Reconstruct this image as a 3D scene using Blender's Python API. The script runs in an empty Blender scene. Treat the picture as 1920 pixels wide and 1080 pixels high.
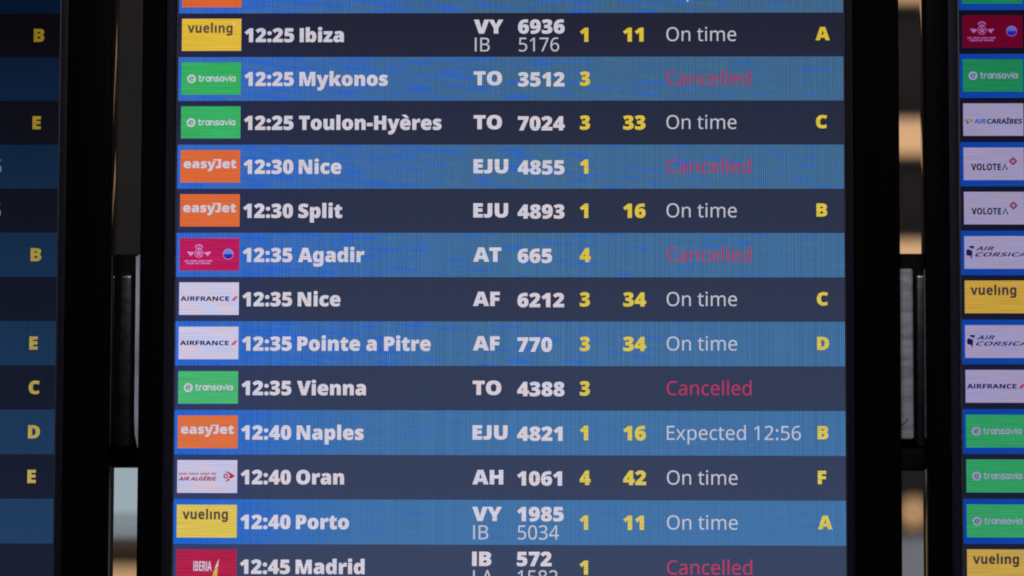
import bpy, bmesh, math
from mathutils import Vector

# ------------------------------------------------------------------ camera, world, lamps, exposure
SC = bpy.context.scene
COL = SC.collection
Z0 = 2.0865                      # height of the first full row's top edge on the middle display

cam_data = bpy.data.cameras.new("camera")
cam = bpy.data.objects.new("camera", cam_data)
COL.objects.link(cam)
SC.camera = cam
cam.location = (0.410985, -2.884936, Z0 - 0.486539)
cam.rotation_euler = (1.64147647, -0.00245684, 0.0235260)
cam_data.sensor_width = 36.0
cam_data.lens = 100.0
cam_data.clip_start = 0.05
cam_data.clip_end = 100.0
cam_data.dof.use_dof = True
cam_data.dof.focus_distance = 2.90
cam_data.dof.aperture_fstop = 2.8

world = bpy.data.worlds.new("World")
SC.world = world
world.use_nodes = True
world.node_tree.nodes["Background"].inputs[0].default_value = (0.85, 0.80, 1.0, 1)
world.node_tree.nodes["Background"].inputs[1].default_value = 0.035

def area_lamp(name, loc, aim, size, power, colour):
    d = bpy.data.lights.new(name, 'AREA')
    d.shape = 'RECTANGLE'; d.size, d.size_y = size
    d.energy = power; d.color = colour
    o = bpy.data.objects.new(name, d); COL.objects.link(o)
    o.location = loc
    o.rotation_euler = (Vector(aim) - Vector(loc)).to_track_quat('-Z', 'Y').to_euler()
    return o
area_lamp("hall_lamp", (0.36, -3.4, 3.9), (0.36, 0, 1.7), (0.5, 0.5), 95, (0.93, 0.92, 1.0))
area_lamp("rear_wall_fill", (0.9, 2.4, 0.45), (0.9, 4.1, 1.2), (2.4, 0.3), 2.2, (1.0, 0.93, 0.86))  # unseen fill added to brighten the lower back wall

SC.view_settings.view_transform = 'Standard'
SC.view_settings.look = 'None'
SC.view_settings.exposure = 0
SC.view_settings.gamma = 1
SC.render.engine = 'CYCLES'
SC.cycles.use_denoising = True
SC.cycles.filter_width = 1.9

# ------------------------------------------------------------------ glyph outlines (advance|contour|contour; ~ marks a curve handle; 1000 units per em)
HEAVY = {
 '-': '322|22,191 22,345 300,345 300,191',
 '0': '586|551,356 551,270~ 524,135~ 463,40~ 365,-10~ 293,-10 204,-10~ 89,78~ 35,242~ 35,356 35,472~ 84,636~ 198,724~ 293,724 382,724~ 496,637~ 551,472~|227,356 227,286~ 238,192~ 266,144~ 293,144 320,144~ 348,191~ 359,286~ 359,356 359,427~ 348,522~ 320,570~ 293,570 266,570~ 238,522~ 227,427~',
 '1': '586|460,0 264,0 264,353 264,363~ 264,415~ 266,479~ 267,504 254,489~ 233,467~ 222,458 141,391 41,514 286,714 460,714',
 '2': '586|548,0 30,0 30,127 204,303 258,360~ 319,428~ 343,476~ 343,502 343,534~ 302,562~ 274,562 240,562~ 172,524~ 128,486 22,610 54,639~ 127,691~ 225,724~ 296,724 369,724~ 475,673~ 534,585~ 534,529 534,467~ 489,370~ 398,273~ 330,211 278,164 278,159 548,159',
 '3': '586|524,559 524,508~ 480,435~ 409,388~ 366,376 366,373 452,363~ 545,280~ 545,204 545,146~ 482,48~ 351,-10~ 247,-10 178,-10~ 80,11~ 34,29 34,189 81,165~ 179,142~ 219,142 290,142~ 341,182~ 341,216 341,240~ 316,275~ 251,293~ 189,293 145,293 145,438 190,438 245,438~ 309,457~ 337,491~ 337,513 337,542~ 293,569~ 257,569 225,569~ 168,551~ 126,530~ 115,523 35,652 79,682~ 194,724~ 287,724 397,724~ 524,636~',
 '4': '586|571,138 492,138 492,0 302,0 302,138 17,138 17,280 314,714 492,714 492,282 571,282|302,365 302,376~ 303,411~ 304,445~ 306,469~ 306,470 301,470 291,448~ 276,420~ 263,400 184,282 302,282',
 '5': '586|324,468 384,468~ 482,414~ 540,312~ 540,238 540,158~ 476,47~ 348,-10~ 250,-10 188,-10~ 86,10~ 46,29 46,187 84,170~ 190,142~ 234,142 270,142~ 319,162~ 345,203~ 345,232 345,273~ 286,319~ 227,319 200,319~ 149,308~ 129,302 58,337 85,714 492,714 492,553 249,553 240,459 256,462~ 289,468~',
 '6': '586|34,302 34,363~ 52,485~ 98,593~ 182,676~ 313,724~ 408,724 429,724~ 490,719~ 510,716 510,565 490,569~ 440,574~ 404,574 350,574~ 276,549~ 232,502~ 210,435~ 208,393 214,393 227,417~ 263,454~ 317,476~ 355,476 418,476~ 507,422~ 555,318~ 555,244 555,164~ 494,50~ 381,-10~ 303,-10 246,-10~ 148,27~ 75,104~ 34,222~|299,143 330,143~ 368,190~ 368,240 368,281~ 336,327~ 301,327 277,327~ 244,304~ 226,269~ 226,250 226,231~ 235,193~ 252,162~ 280,143~',
 '7': '586|102,0 347,554 38,554 38,714 553,714 553,600 302,0',
 '8': '586|295,724 401,724~ 533,638~ 533,550 533,507~ 501,442~ 446,394~ 410,376 444,357~ 510,306~ 554,237~ 554,190 554,133~ 498,42~ 383,-10~ 293,-10 203,-10~ 88,40~ 33,130~ 33,188 33,238~ 67,306~ 126,354~ 163,373 133,393~ 84,444~ 54,510~ 54,551 54,609~ 116,685~ 225,724~|210,196 210,166~ 253,129~ 291,129 335,129~ 377,163~ 377,192 377,214~ 351,250~ 317,276~ 304,283 291,291 269,280~ 232,252~ 210,218~|294,585 270,585~ 235,557~ 235,533 235,518~ 250,491~ 276,468~ 292,459 306,467~ 334,487~ 352,514~ 352,533 352,557~ 317,585~',
 '9': '586|552,401 552,305~ 510,153~ 420,46~ 278,-10~ 179,-10 157,-10~ 99,-8~ 79,-5 79,148 100,144~ 142,140~ 170,140 230,140~ 309,166~ 355,214~ 376,281~ 378,321 372,321 359,297~ 323,260~ 269,238~ 228,238 168,238~ 79,292~ 31,397~ 31,471 31,551~ 92,664~ 206,724~ 284,724 340,724~ 437,686~ 511,608~ 552,485~|289,570 255,570~ 218,524~ 218,473 218,433~ 253,386~ 287,386 309,386~ 341,409~ 360,445~ 360,464 360,483~ 352,521~ 335,552~ 308,570~',
 ':': '289|42,81 42,133~ 103,175~ 146,175 187,175~ 246,133~ 246,81 246,32~ 187,-12~ 146,-12 103,-12~ 42,32~|42,467 42,518~ 103,560~ 146,560 187,560~ 246,518~ 246,467 246,417~ 187,373~ 146,373 103,373~ 42,417~',
 'A': '726|515,0 480,134 248,134 212,0 0,0 233,717 490,717 726,0|409,409 404,428~ 386,499~ 368,575~ 363,599 359,575~ 342,503~ 325,433~ 319,409 288,292 440,292',
 'B': '674|326,714 481,714~ 613,622~ 613,536 613,489~ 579,424~ 528,386~ 501,379 501,374 530,367~ 588,333~ 627,266~ 627,209 627,144~ 561,50~ 439,0~ 355,0 77,0 77,714|328,440 376,440~ 415,480~ 415,508 415,537~ 371,568~ 324,568 270,568 270,440|270,299 270,149 338,149 388,149~ 428,192~ 428,225 428,244~ 411,278~ 370,299~ 334,299',
 'C': '649|395,566 361,566~ 307,537~ 269,482~ 249,404~ 249,354 249,287~ 283,195~ 353,148~ 406,148 453,148~ 542,174~ 587,193 587,30 540,9~ 441,-10~ 385,-10 269,-10~ 121,82~ 51,247~ 51,355 51,436~ 96,571~ 184,670~ 313,724~ 397,724 449,724~ 563,700~ 618,674 559,522 520,541~ 440,566~',
 'D': '734|683,372 683,248~ 590,82~ 422,0~ 308,0 77,0 77,714 324,714 439,714~ 599,635~ 683,483~|483,365 483,430~ 448,516~ 379,558~ 326,558 270,558 270,158 313,158 401,158~ 483,260~',
 'E': '549|501,0 77,0 77,714 501,714 501,559 270,559 270,447 484,447 484,292 270,292 270,157 501,157',
 'F': '539|267,0 77,0 77,714 499,714 499,559 267,559 267,423 481,423 481,268 267,268',
 'H': '766|689,0 495,0 495,291 271,291 271,0 77,0 77,714 271,714 271,449 495,449 495,714 689,714',
 'I': '440|406,0 34,0 34,110 123,144 123,571 34,604 34,714 406,714 406,604 317,571 317,144 406,110',
 'J': '352|21,-224 -12,-224~ -61,-218~ -79,-214 -79,-64 -63,-67~ -28,-74~ -8,-74 27,-74~ 65,-46~ 81,11~ 81,53 81,714 275,714 275,70 275,-37~ 210,-167~ 96,-224~',
 'M': '967|388,0 242,514 238,514 240,494~ 244,426~ 248,347~ 248,310 248,0 77,0 77,714 334,714 483,207 487,207 633,714 890,714 890,0 713,0 713,313 713,347~ 715,424~ 719,493~ 720,513 716,513 572,0',
 'N': '834|757,0 504,0 243,503 239,503 241,480~ 245,415~ 248,349~ 248,322 248,0 77,0 77,714 329,714 589,218 592,218 591,241~ 587,303~ 585,367~ 585,391 585,714 757,714',
 'O': '797|745,358 745,275~ 705,140~ 621,42~ 490,-10~ 398,-10 308,-10~ 177,42~ 92,140~ 51,275~ 51,359 51,470~ 125,635~ 279,725~ 399,725 521,725~ 674,634~ 745,469~|254,358 254,294~ 283,201~ 347,151~ 398,151 451,151~ 514,201~ 542,294~ 542,358 542,455~ 478,567~ 399,567 347,567~ 283,516~ 254,423~',
 'P': '632|324,714 460,714~ 595,596~ 595,487 595,438~ 567,349~ 504,278~ 400,237~ 324,237 270,237 270,0 77,0 77,714|320,558 270,558 270,394 308,394 333,394~ 376,411~ 402,450~ 402,482 402,516~ 362,558~',
 'S': '577|544,217 544,159~ 485,55~ 362,-10~ 264,-10 215,-10~ 142,-1~ 78,19~ 44,35 44,207 102,178~ 220,147~ 268,147 297,147~ 333,161~ 351,185~ 351,200 351,219~ 325,245~ 269,273~ 222,294 169,319~ 91,374~ 49,454~ 49,515 49,584~ 117,677~ 238,724~ 318,724 388,724~ 500,693~ 544,673 485,524 439,545~ 350,570~ 312,570 287,570~ 255,558~ 240,537~ 240,524 240,507~ 266,481~ 327,450~ 380,426 432,403~ 505,348~ 544,273~',
 'T': '591|392,0 199,0 199,556 25,556 25,714 566,714 566,556 392,556',
 'U': '757|684,284 684,194~ 616,62~ 479,-10~ 376,-10 228,-10~ 73,141~ 73,280 73,714 267,714 267,295 267,219~ 324,151~ 379,151 419,151~ 468,181~ 491,245~ 491,296 491,714 684,714',
 'V': '694|694,714 460,0 233,0 0,714 217,714 314,352 319,332~ 333,268~ 346,204~ 347,184 349,204~ 360,267~ 373,330~ 379,350 478,714',
 'Y': '664|332,449 455,714 664,714 429,279 429,0 235,0 235,273 0,714 210,714',
 'a': '623|336,563 441,563~ 559,459~ 559,363 559,0 427,0 390,73 386,73 363,44~ 314,7~ 250,-10~ 204,-10 156,-10~ 80,29~ 36,108~ 36,169 36,258~ 159,344~ 276,349 368,352 368,360 368,397~ 332,428~ 301,428 268,428~ 188,405~ 147,387 92,513 140,538~ 261,563~|325,245 273,243~ 230,210~ 230,180 230,152~ 260,125~ 285,125 320,125~ 369,169~ 369,204 369,247',
 'b': '643|257,588 257,559~ 253,505~ 250,482 257,482 278,516~ 348,563~ 404,563 490,563~ 600,417~ 600,278 600,184~ 549,55~ 458,-10~ 398,-10 340,-10~ 278,31~ 257,54 245,54 215,0 66,0 66,760 257,760|334,413 308,413~ 273,388~ 257,338~ 257,298 257,271 257,207~ 292,144~ 336,144 370,144~ 406,213~ 406,280 406,346~ 371,413~',
 'c': '539|318,-10 234,-10~ 110,50~ 42,176~ 42,274 42,375~ 118,502~ 249,563~ 333,563 384,563~ 475,541~ 514,521 458,380 424,395~ 365,413~ 333,413 304,413~ 260,383~ 236,322~ 236,275 236,227~ 261,169~ 305,142~ 334,142 375,142~ 458,168~ 495,191 495,39 461,17~ 375,-10~',
 'd': '643|238,-10 153,-10~ 42,136~ 42,276 42,418~ 155,563~ 245,563 282,563~ 336,542~ 376,505~ 390,482 394,482 390,503~ 385,577~ 385,612 385,760 577,760 577,0 433,0 392,70 385,70 372,48~ 332,12~ 276,-10~|316,141 362,141~ 400,199~ 401,259 401,274 401,339~ 364,409~ 314,409 280,409~ 235,343~ 235,273 235,204~ 280,141~',
 'e': '618|315,563 396,563~ 513,507~ 576,395~ 576,310 576,225 235,225 237,182~ 298,126~ 356,126 408,126~ 494,146~ 540,168 540,31 500,10~ 405,-10~ 333,-10 249,-10~ 118,49~ 42,175~ 42,273 42,373~ 111,501~ 234,563~|322,433 288,433~ 243,391~ 239,345 403,345 403,370~ 384,409~ 348,433~',
 'g': '643|243,563 301,563~ 372,518~ 394,485 398,485 412,553 577,553 577,-1 577,-79~ 513,-185~ 382,-240~ 282,-240 215,-240~ 113,-226~ 66,-208 66,-49 116,-70~ 206,-91~ 271,-91 329,-91~ 386,-49~ 386,-9 386,1 386,14~ 389,50~ 392,70 386,70 367,37~ 297,-10~ 240,-10 152,-10~ 42,136~ 42,276 42,416~ 154,563~|315,415 289,415~ 253,383~ 236,320~ 236,273 236,201~ 276,138~ 318,138 341,138~ 373,153~ 392,182~ 401,226~ 401,256 401,279 401,322~ 386,383~ 349,415~',
 'i': '325|258,553 258,0 67,0 67,553|163,776 204,776~ 265,742~ 265,691 265,642~ 204,607~ 163,607 121,607~ 62,642~ 62,691 62,742~ 121,776~',
 'k': '659|258,461 258,427~ 252,345~ 247,311 251,311 259,323~ 279,354~ 301,386~ 310,397 434,553 647,553 455,318 659,0 441,0 320,198 258,151 258,0 66,0 66,760 258,760',
 'l': '323|257,0 66,0 66,760 257,760',
 'm': '1000|741,563 836,563~ 936,467~ 936,360 936,0 745,0 745,301 745,364~ 711,413~ 678,413 632,413~ 596,332~ 596,258 596,0 405,0 405,301 405,341~ 391,390~ 363,413~ 341,413 308,413~ 271,373~ 257,297~ 257,242 257,0 66,0 66,553 210,553 238,485 243,485 258,508~ 304,543~ 368,563~ 409,563 470,563~ 549,522~ 574,486 580,486 606,523~ 689,563~',
 'n': '670|412,563 498,563~ 606,467~ 606,360 606,0 415,0 415,302 415,357~ 383,413~ 348,413 294,413~ 257,325~ 257,242 257,0 66,0 66,553 210,553 236,480 243,480 261,506~ 310,543~ 373,563~',
 'o': '637|594,278 594,209~ 556,101~ 484,28~ 382,-10~ 317,-10 257,-10~ 156,28~ 83,101~ 42,209~ 42,278 42,370~ 109,497~ 233,563~ 320,563 400,563~ 523,497~ 594,370~|236,278 236,231~ 252,165~ 289,132~ 319,132 349,132~ 384,165~ 400,231~ 400,278 400,325~ 384,389~ 348,421~ 318,421 275,421~ 236,349~',
 'p': '643|404,563 496,563~ 600,416~ 600,278 600,184~ 547,55~ 456,-10~ 398,-10 359,-10~ 305,10~ 269,39~ 257,54 251,54 253,35~ 257,-9~ 257,-38 257,-240 66,-240 66,553 221,553 248,483 257,483 271,505~ 310,541~ 366,563~|332,413 304,413~ 272,386~ 258,334~ 257,294 257,279 257,235~ 270,175~ 304,144~ 333,144 357,144~ 390,171~ 406,231~ 406,280 406,353~ 368,413~',
 'r': '469|400,563 416,563~ 450,559~ 458,557 441,377 431,379~ 402,383~ 376,383 358,383~ 317,376~ 280,354~ 257,310~ 257,272 257,0 66,0 66,553 208,553 238,465 247,465 262,492~ 310,537~ 369,563~',
 's': '517|477,170 477,118~ 430,36~ 327,-10~ 243,-10 184,-10~ 91,3~ 43,21 43,174 96,150~ 204,129~ 235,129 267,129~ 297,143~ 297,157 297,169~ 277,187~ 226,209~ 179,228 133,247~ 72,292~ 42,355~ 42,400 42,481~ 167,563~ 270,563 325,563~ 421,539~ 473,516 421,393 380,412~ 296,434~ 271,434 249,434~ 224,422~ 224,411 224,401~ 241,385~ 289,365~ 335,346 383,327~ 446,282~ 477,219~',
 't': '460|337,141 363,141~ 406,152~ 429,160 429,21 398,8~ 328,-10~ 274,-10 220,-10~ 139,24~ 93,107~ 93,182 93,410 26,410 26,488 111,548 160,664 285,664 285,553 421,553 421,410 285,410 285,195 285,168~ 312,141~',
 'u': '670|604,553 604,0 460,0 436,69 425,69 408,41~ 355,6~ 292,-10~ 258,-10 204,-10~ 116,32~ 65,122~ 65,193 65,553 256,553 256,251 256,197~ 287,141~ 322,141 358,141~ 398,180~ 413,256~ 413,311 413,553',
 'y': '610|-1,553 200,553 294,236 296,229~ 300,209~ 303,187~ 303,176 307,176 309,196~ 316,225~ 319,235 415,553 610,553 391,-35 366,-102~ 299,-194~ 201,-240~ 128,-240 102,-240~ 64,-235~ 50,-232 50,-82 61,-84~ 92,-88~ 109,-88 141,-88~ 180,-62~ 206,-21~ 215,3 217,8',
 'z': '507|482,0 24,0 24,109 253,407 37,407 37,553 471,553 471,435 252,146 482,146',
 'è': '618|315,563 396,563~ 513,507~ 576,395~ 576,310 576,225 235,225 237,182~ 298,126~ 356,126 408,126~ 494,146~ 540,168 540,31 500,10~ 405,-10~ 333,-10 249,-10~ 118,49~ 42,175~ 42,273 42,373~ 111,501~ 234,563~|322,433 288,433~ 243,391~ 239,345 403,345 403,370~ 384,409~ 348,433~|350,766 367,744~ 414,690~ 462,639~ 478,620 478,606 351,606 331,619~ 274,658~ 213,701~ 158,742~ 140,756 140,766',
}
LIGHT = {
 '0': '572|523,358 523,271~ 497,135~ 440,40~ 349,-10~ 285,-10 205,-10~ 100,78~ 49,243~ 49,358 49,474~ 96,638~ 200,725~ 285,725 365,725~ 471,638~ 523,474~|137,358 137,260~ 166,130~ 231,65~ 285,65 339,65~ 404,129~ 434,260~ 434,358 434,456~ 404,585~ 339,650~ 285,650 231,650~ 166,585~ 137,456~',
 '1': '572|355,0 269,0 269,499 269,528~ 270,568~ 272,603~ 273,622 257,606~ 231,584~ 211,567 135,505 89,564 282,714 355,714',
 '2': '572|520,0 48,0 48,73 235,262 289,316~ 363,400~ 401,481~ 401,529 401,588~ 331,649~ 275,649 223,649~ 144,613~ 103,581 56,640 84,664~ 151,702~ 230,724~ 275,724 342,724~ 438,678~ 491,593~ 491,534 491,478~ 445,380~ 363,285~ 308,231 159,84 159,80 520,80',
 '3': '572|493,547 493,499~ 457,429~ 390,385~ 345,376 345,372 431,362~ 515,274~ 515,203 515,141~ 457,44~ 336,-10~ 241,-10 185,-10~ 89,7~ 45,29 45,111 90,89~ 194,64~ 242,64 338,64~ 423,139~ 423,205 423,250~ 376,305~ 286,331~ 223,331 154,331 154,406 224,406 283,406~ 362,440~ 403,501~ 403,541 403,593~ 333,650~ 273,650 235,650~ 173,635~ 120,608~ 93,590 49,650 87,680~ 200,724~ 272,724 384,724~ 493,624~',
 '4': '572|552,162 448,162 448,0 363,0 363,162 21,162 21,237 357,718 448,718 448,241 552,241|363,466 363,492~ 364,535~ 366,573~ 367,608~ 368,624 364,624 356,605~ 332,561~ 321,546 107,241 363,241',
 '5': '572|275,438 348,438~ 456,388~ 515,295~ 515,228 515,154~ 451,47~ 332,-10~ 248,-10 193,-10~ 96,10~ 63,29 63,112 99,90~ 202,65~ 249,65 302,65~ 381,98~ 425,167~ 425,219 425,289~ 339,364~ 246,364 218,364~ 146,354~ 124,349 80,377 107,714 465,714 465,634 182,634 165,427 182,430~ 240,438~',
 '6': '572|55,305 55,367~ 72,487~ 114,594~ 188,677~ 301,724~ 382,724 403,724~ 454,720~ 470,715 470,640 452,646~ 407,652~ 384,652 315,652~ 223,606~ 170,526~ 146,422~ 143,363 149,363 164,387~ 210,425~ 275,447~ 318,447 380,447~ 473,396~ 525,299~ 525,230 525,156~ 469,48~ 368,-10~ 298,-10 247,-10~ 159,28~ 92,106~ 55,225~|297,64 360,64~ 438,145~ 438,230 438,298~ 369,378~ 300,378 253,378~ 183,339~ 144,279~ 144,247 144,214~ 163,150~ 202,96~ 259,64~',
 '7': '572|136,0 429,634 44,634 44,714 523,714 523,646 233,0',
 '8': '572|285,724 379,724~ 499,636~ 499,553 499,510~ 462,446~ 400,397~ 363,378 407,357~ 479,304~ 522,234~ 522,185 522,125~ 464,38~ 359,-10~ 288,-10 211,-10~ 104,36~ 49,121~ 49,182 49,231~ 90,303~ 158,355~ 197,373 162,393~ 105,444~ 72,510~ 72,554 72,609~ 128,684~ 224,724~|135,181 135,129~ 209,60~ 286,60 359,60~ 436,129~ 436,184 436,219~ 399,272~ 332,314~ 286,331 270,337 226,318~ 166,274~ 135,218~|284,653 229,653~ 158,600~ 158,550 158,513~ 193,463~ 253,428~ 289,412 324,427~ 379,463~ 412,514~ 412,550 412,600~ 342,653~',
 ':': '268|72,54 72,91~ 108,121~ 133,121 159,121~ 196,91~ 196,54 196,18~ 159,-14~ 133,-14 108,-14~ 72,18~|72,482 72,520~ 108,550~ 133,550 159,550~ 196,520~ 196,482 196,446~ 159,414~ 133,414 108,414~ 72,446~',
 'A': '639|545,0 459,221 176,221 91,0 0,0 279,717 360,717 638,0|352,517 349,525~ 335,567~ 322,612~ 318,624 313,604~ 302,563~ 291,529~ 287,517 206,301 432,301',
 'B': '650|301,714 435,714~ 572,635~ 572,537 572,495~ 541,430~ 480,387~ 436,379 436,374 481,367~ 554,329~ 596,259~ 596,203 596,138~ 536,47~ 425,0~ 348,0 97,0 97,714|319,410 411,410~ 479,469~ 479,527 479,586~ 396,637~ 305,637 187,637 187,410|187,335 187,76 331,76 426,76~ 500,150~ 500,210 500,248~ 467,304~ 390,335~ 324,335',
 'C': '632|403,645 346,645~ 254,606~ 190,531~ 156,424~ 156,357 156,269~ 211,139~ 320,69~ 402,69 449,69~ 533,85~ 573,97 573,19 533,4~ 448,-10~ 389,-10 280,-10~ 134,80~ 61,246~ 61,358 61,439~ 106,573~ 193,671~ 321,724~ 404,724 459,724~ 561,702~ 601,682 565,606 532,621~ 451,645~',
 'E': '556|496,0 97,0 97,714 496,714 496,635 187,635 187,412 478,412 478,334 187,334 187,79 496,79',
 'I': '339|298,0 40,0 40,52 124,71 124,642 40,662 40,714 298,714 298,662 214,642 214,71 298,52',
 'L': '524|97,0 97,714 187,714 187,80 499,80 499,0',
 'O': '781|720,358 720,275~ 678,140~ 595,42~ 472,-10~ 391,-10 307,-10~ 183,43~ 101,140~ 61,276~ 61,359 61,469~ 133,633~ 280,725~ 392,725 499,725~ 645,634~ 720,469~|156,358 156,268~ 206,138~ 311,68~ 391,68 472,68~ 575,138~ 625,268~ 625,358 625,493~ 513,646~ 392,646 311,646~ 206,577~ 156,448~',
 'a': '561|288,545 386,545~ 480,459~ 480,365 480,0 416,0 399,76 395,76 372,47~ 323,8~ 260,-10~ 215,-10 167,-10~ 90,24~ 46,95~ 46,149 46,229~ 172,316~ 303,320 394,323 394,355 394,422~ 336,474~ 283,474 241,474~ 165,449~ 132,433 105,499 140,518~ 236,545~|314,259 214,255~ 137,199~ 137,148 137,103~ 192,61~ 235,61 303,61~ 393,136~ 393,214 393,262',
 'c': '480|300,-10 229,-10~ 118,48~ 55,170~ 55,265 55,364~ 121,488~ 234,546~ 306,546 347,546~ 423,529~ 447,517 420,444 396,453~ 332,469~ 304,469 250,469~ 180,423~ 146,333~ 146,266 146,202~ 180,112~ 248,66~ 299,66 343,66~ 410,84~ 438,97 438,19 411,5~ 346,-10~',
 'd': '615|275,-10 175,-10~ 55,129~ 55,267 55,405~ 176,546~ 276,546 318,546~ 380,525~ 426,489~ 442,467 448,467 447,480~ 442,531~ 442,546 442,760 530,760 530,0 459,0 446,72 442,72 426,49~ 380,12~ 317,-10~|289,63 374,63~ 443,156~ 443,250 443,266 443,366~ 377,473~ 288,473 217,473~ 146,360~ 146,265 146,169~ 217,63~',
 'e': '564|292,546 361,546~ 460,486~ 513,377~ 513,304 513,251 146,251 148,160~ 237,65~ 317,65 368,65~ 447,84~ 489,102 489,25 448,7~ 368,-10~ 313,-10 237,-10~ 120,52~ 55,175~ 55,264 55,352~ 114,478~ 221,546~|291,474 228,474~ 155,393~ 148,321 421,321 421,367~ 393,435~ 336,474~',
 'i': '258|173,536 173,0 85,0 85,536|130,737 150,737~ 181,710~ 181,681 181,653~ 150,625~ 130,625 108,625~ 78,653~ 78,681 78,710~ 108,737~',
 'l': '258|173,0 85,0 85,760 173,760',
 'm': '935|673,546 764,546~ 854,453~ 854,349 854,0 767,0 767,345 767,408~ 714,472~ 658,472 580,472~ 513,382~ 513,296 513,0 426,0 426,345 426,387~ 402,444~ 354,472~ 316,472 262,472~ 200,427~ 173,341~ 173,278 173,0 85,0 85,536 156,536 169,463 174,463 191,491~ 240,528~ 300,546~ 332,546 394,546~ 477,502~ 496,456 501,456 528,502~ 621,546~',
 'n': '618|343,546 439,546~ 537,453~ 537,349 537,0 450,0 450,343 450,408~ 392,472~ 330,472 241,472~ 173,372~ 173,278 173,0 85,0 85,536 156,536 169,463 174,463 192,491~ 245,528~ 309,546~',
 'p': '615|340,546 439,546~ 560,408~ 560,269 560,178~ 505,53~ 406,-10~ 339,-10 298,-10~ 234,12~ 189,47~ 173,68 167,68 169,51~ 173,-1~ 173,-20 173,-240 85,-240 85,536 157,536 169,463 173,463 189,486~ 234,524~ 297,546~|324,472 270,472~ 204,431~ 174,349~ 173,286 173,269 173,203~ 201,111~ 268,63~ 326,63 375,63~ 438,117~ 469,210~ 469,270 469,362~ 398,472~',
 't': '361|264,62 284,62~ 326,69~ 339,73 339,6 325,-1~ 273,-10~ 249,-10 207,-10~ 136,19~ 92,91~ 92,156 92,468 16,468 16,510 93,545 128,659 180,659 180,536 335,536 335,468 180,468 180,158 180,109~ 227,62~',
 'x': '529|212,274 27,536 127,536 265,334 402,536 501,536 316,274 511,0 411,0 265,214 117,0 18,0',
}
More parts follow.
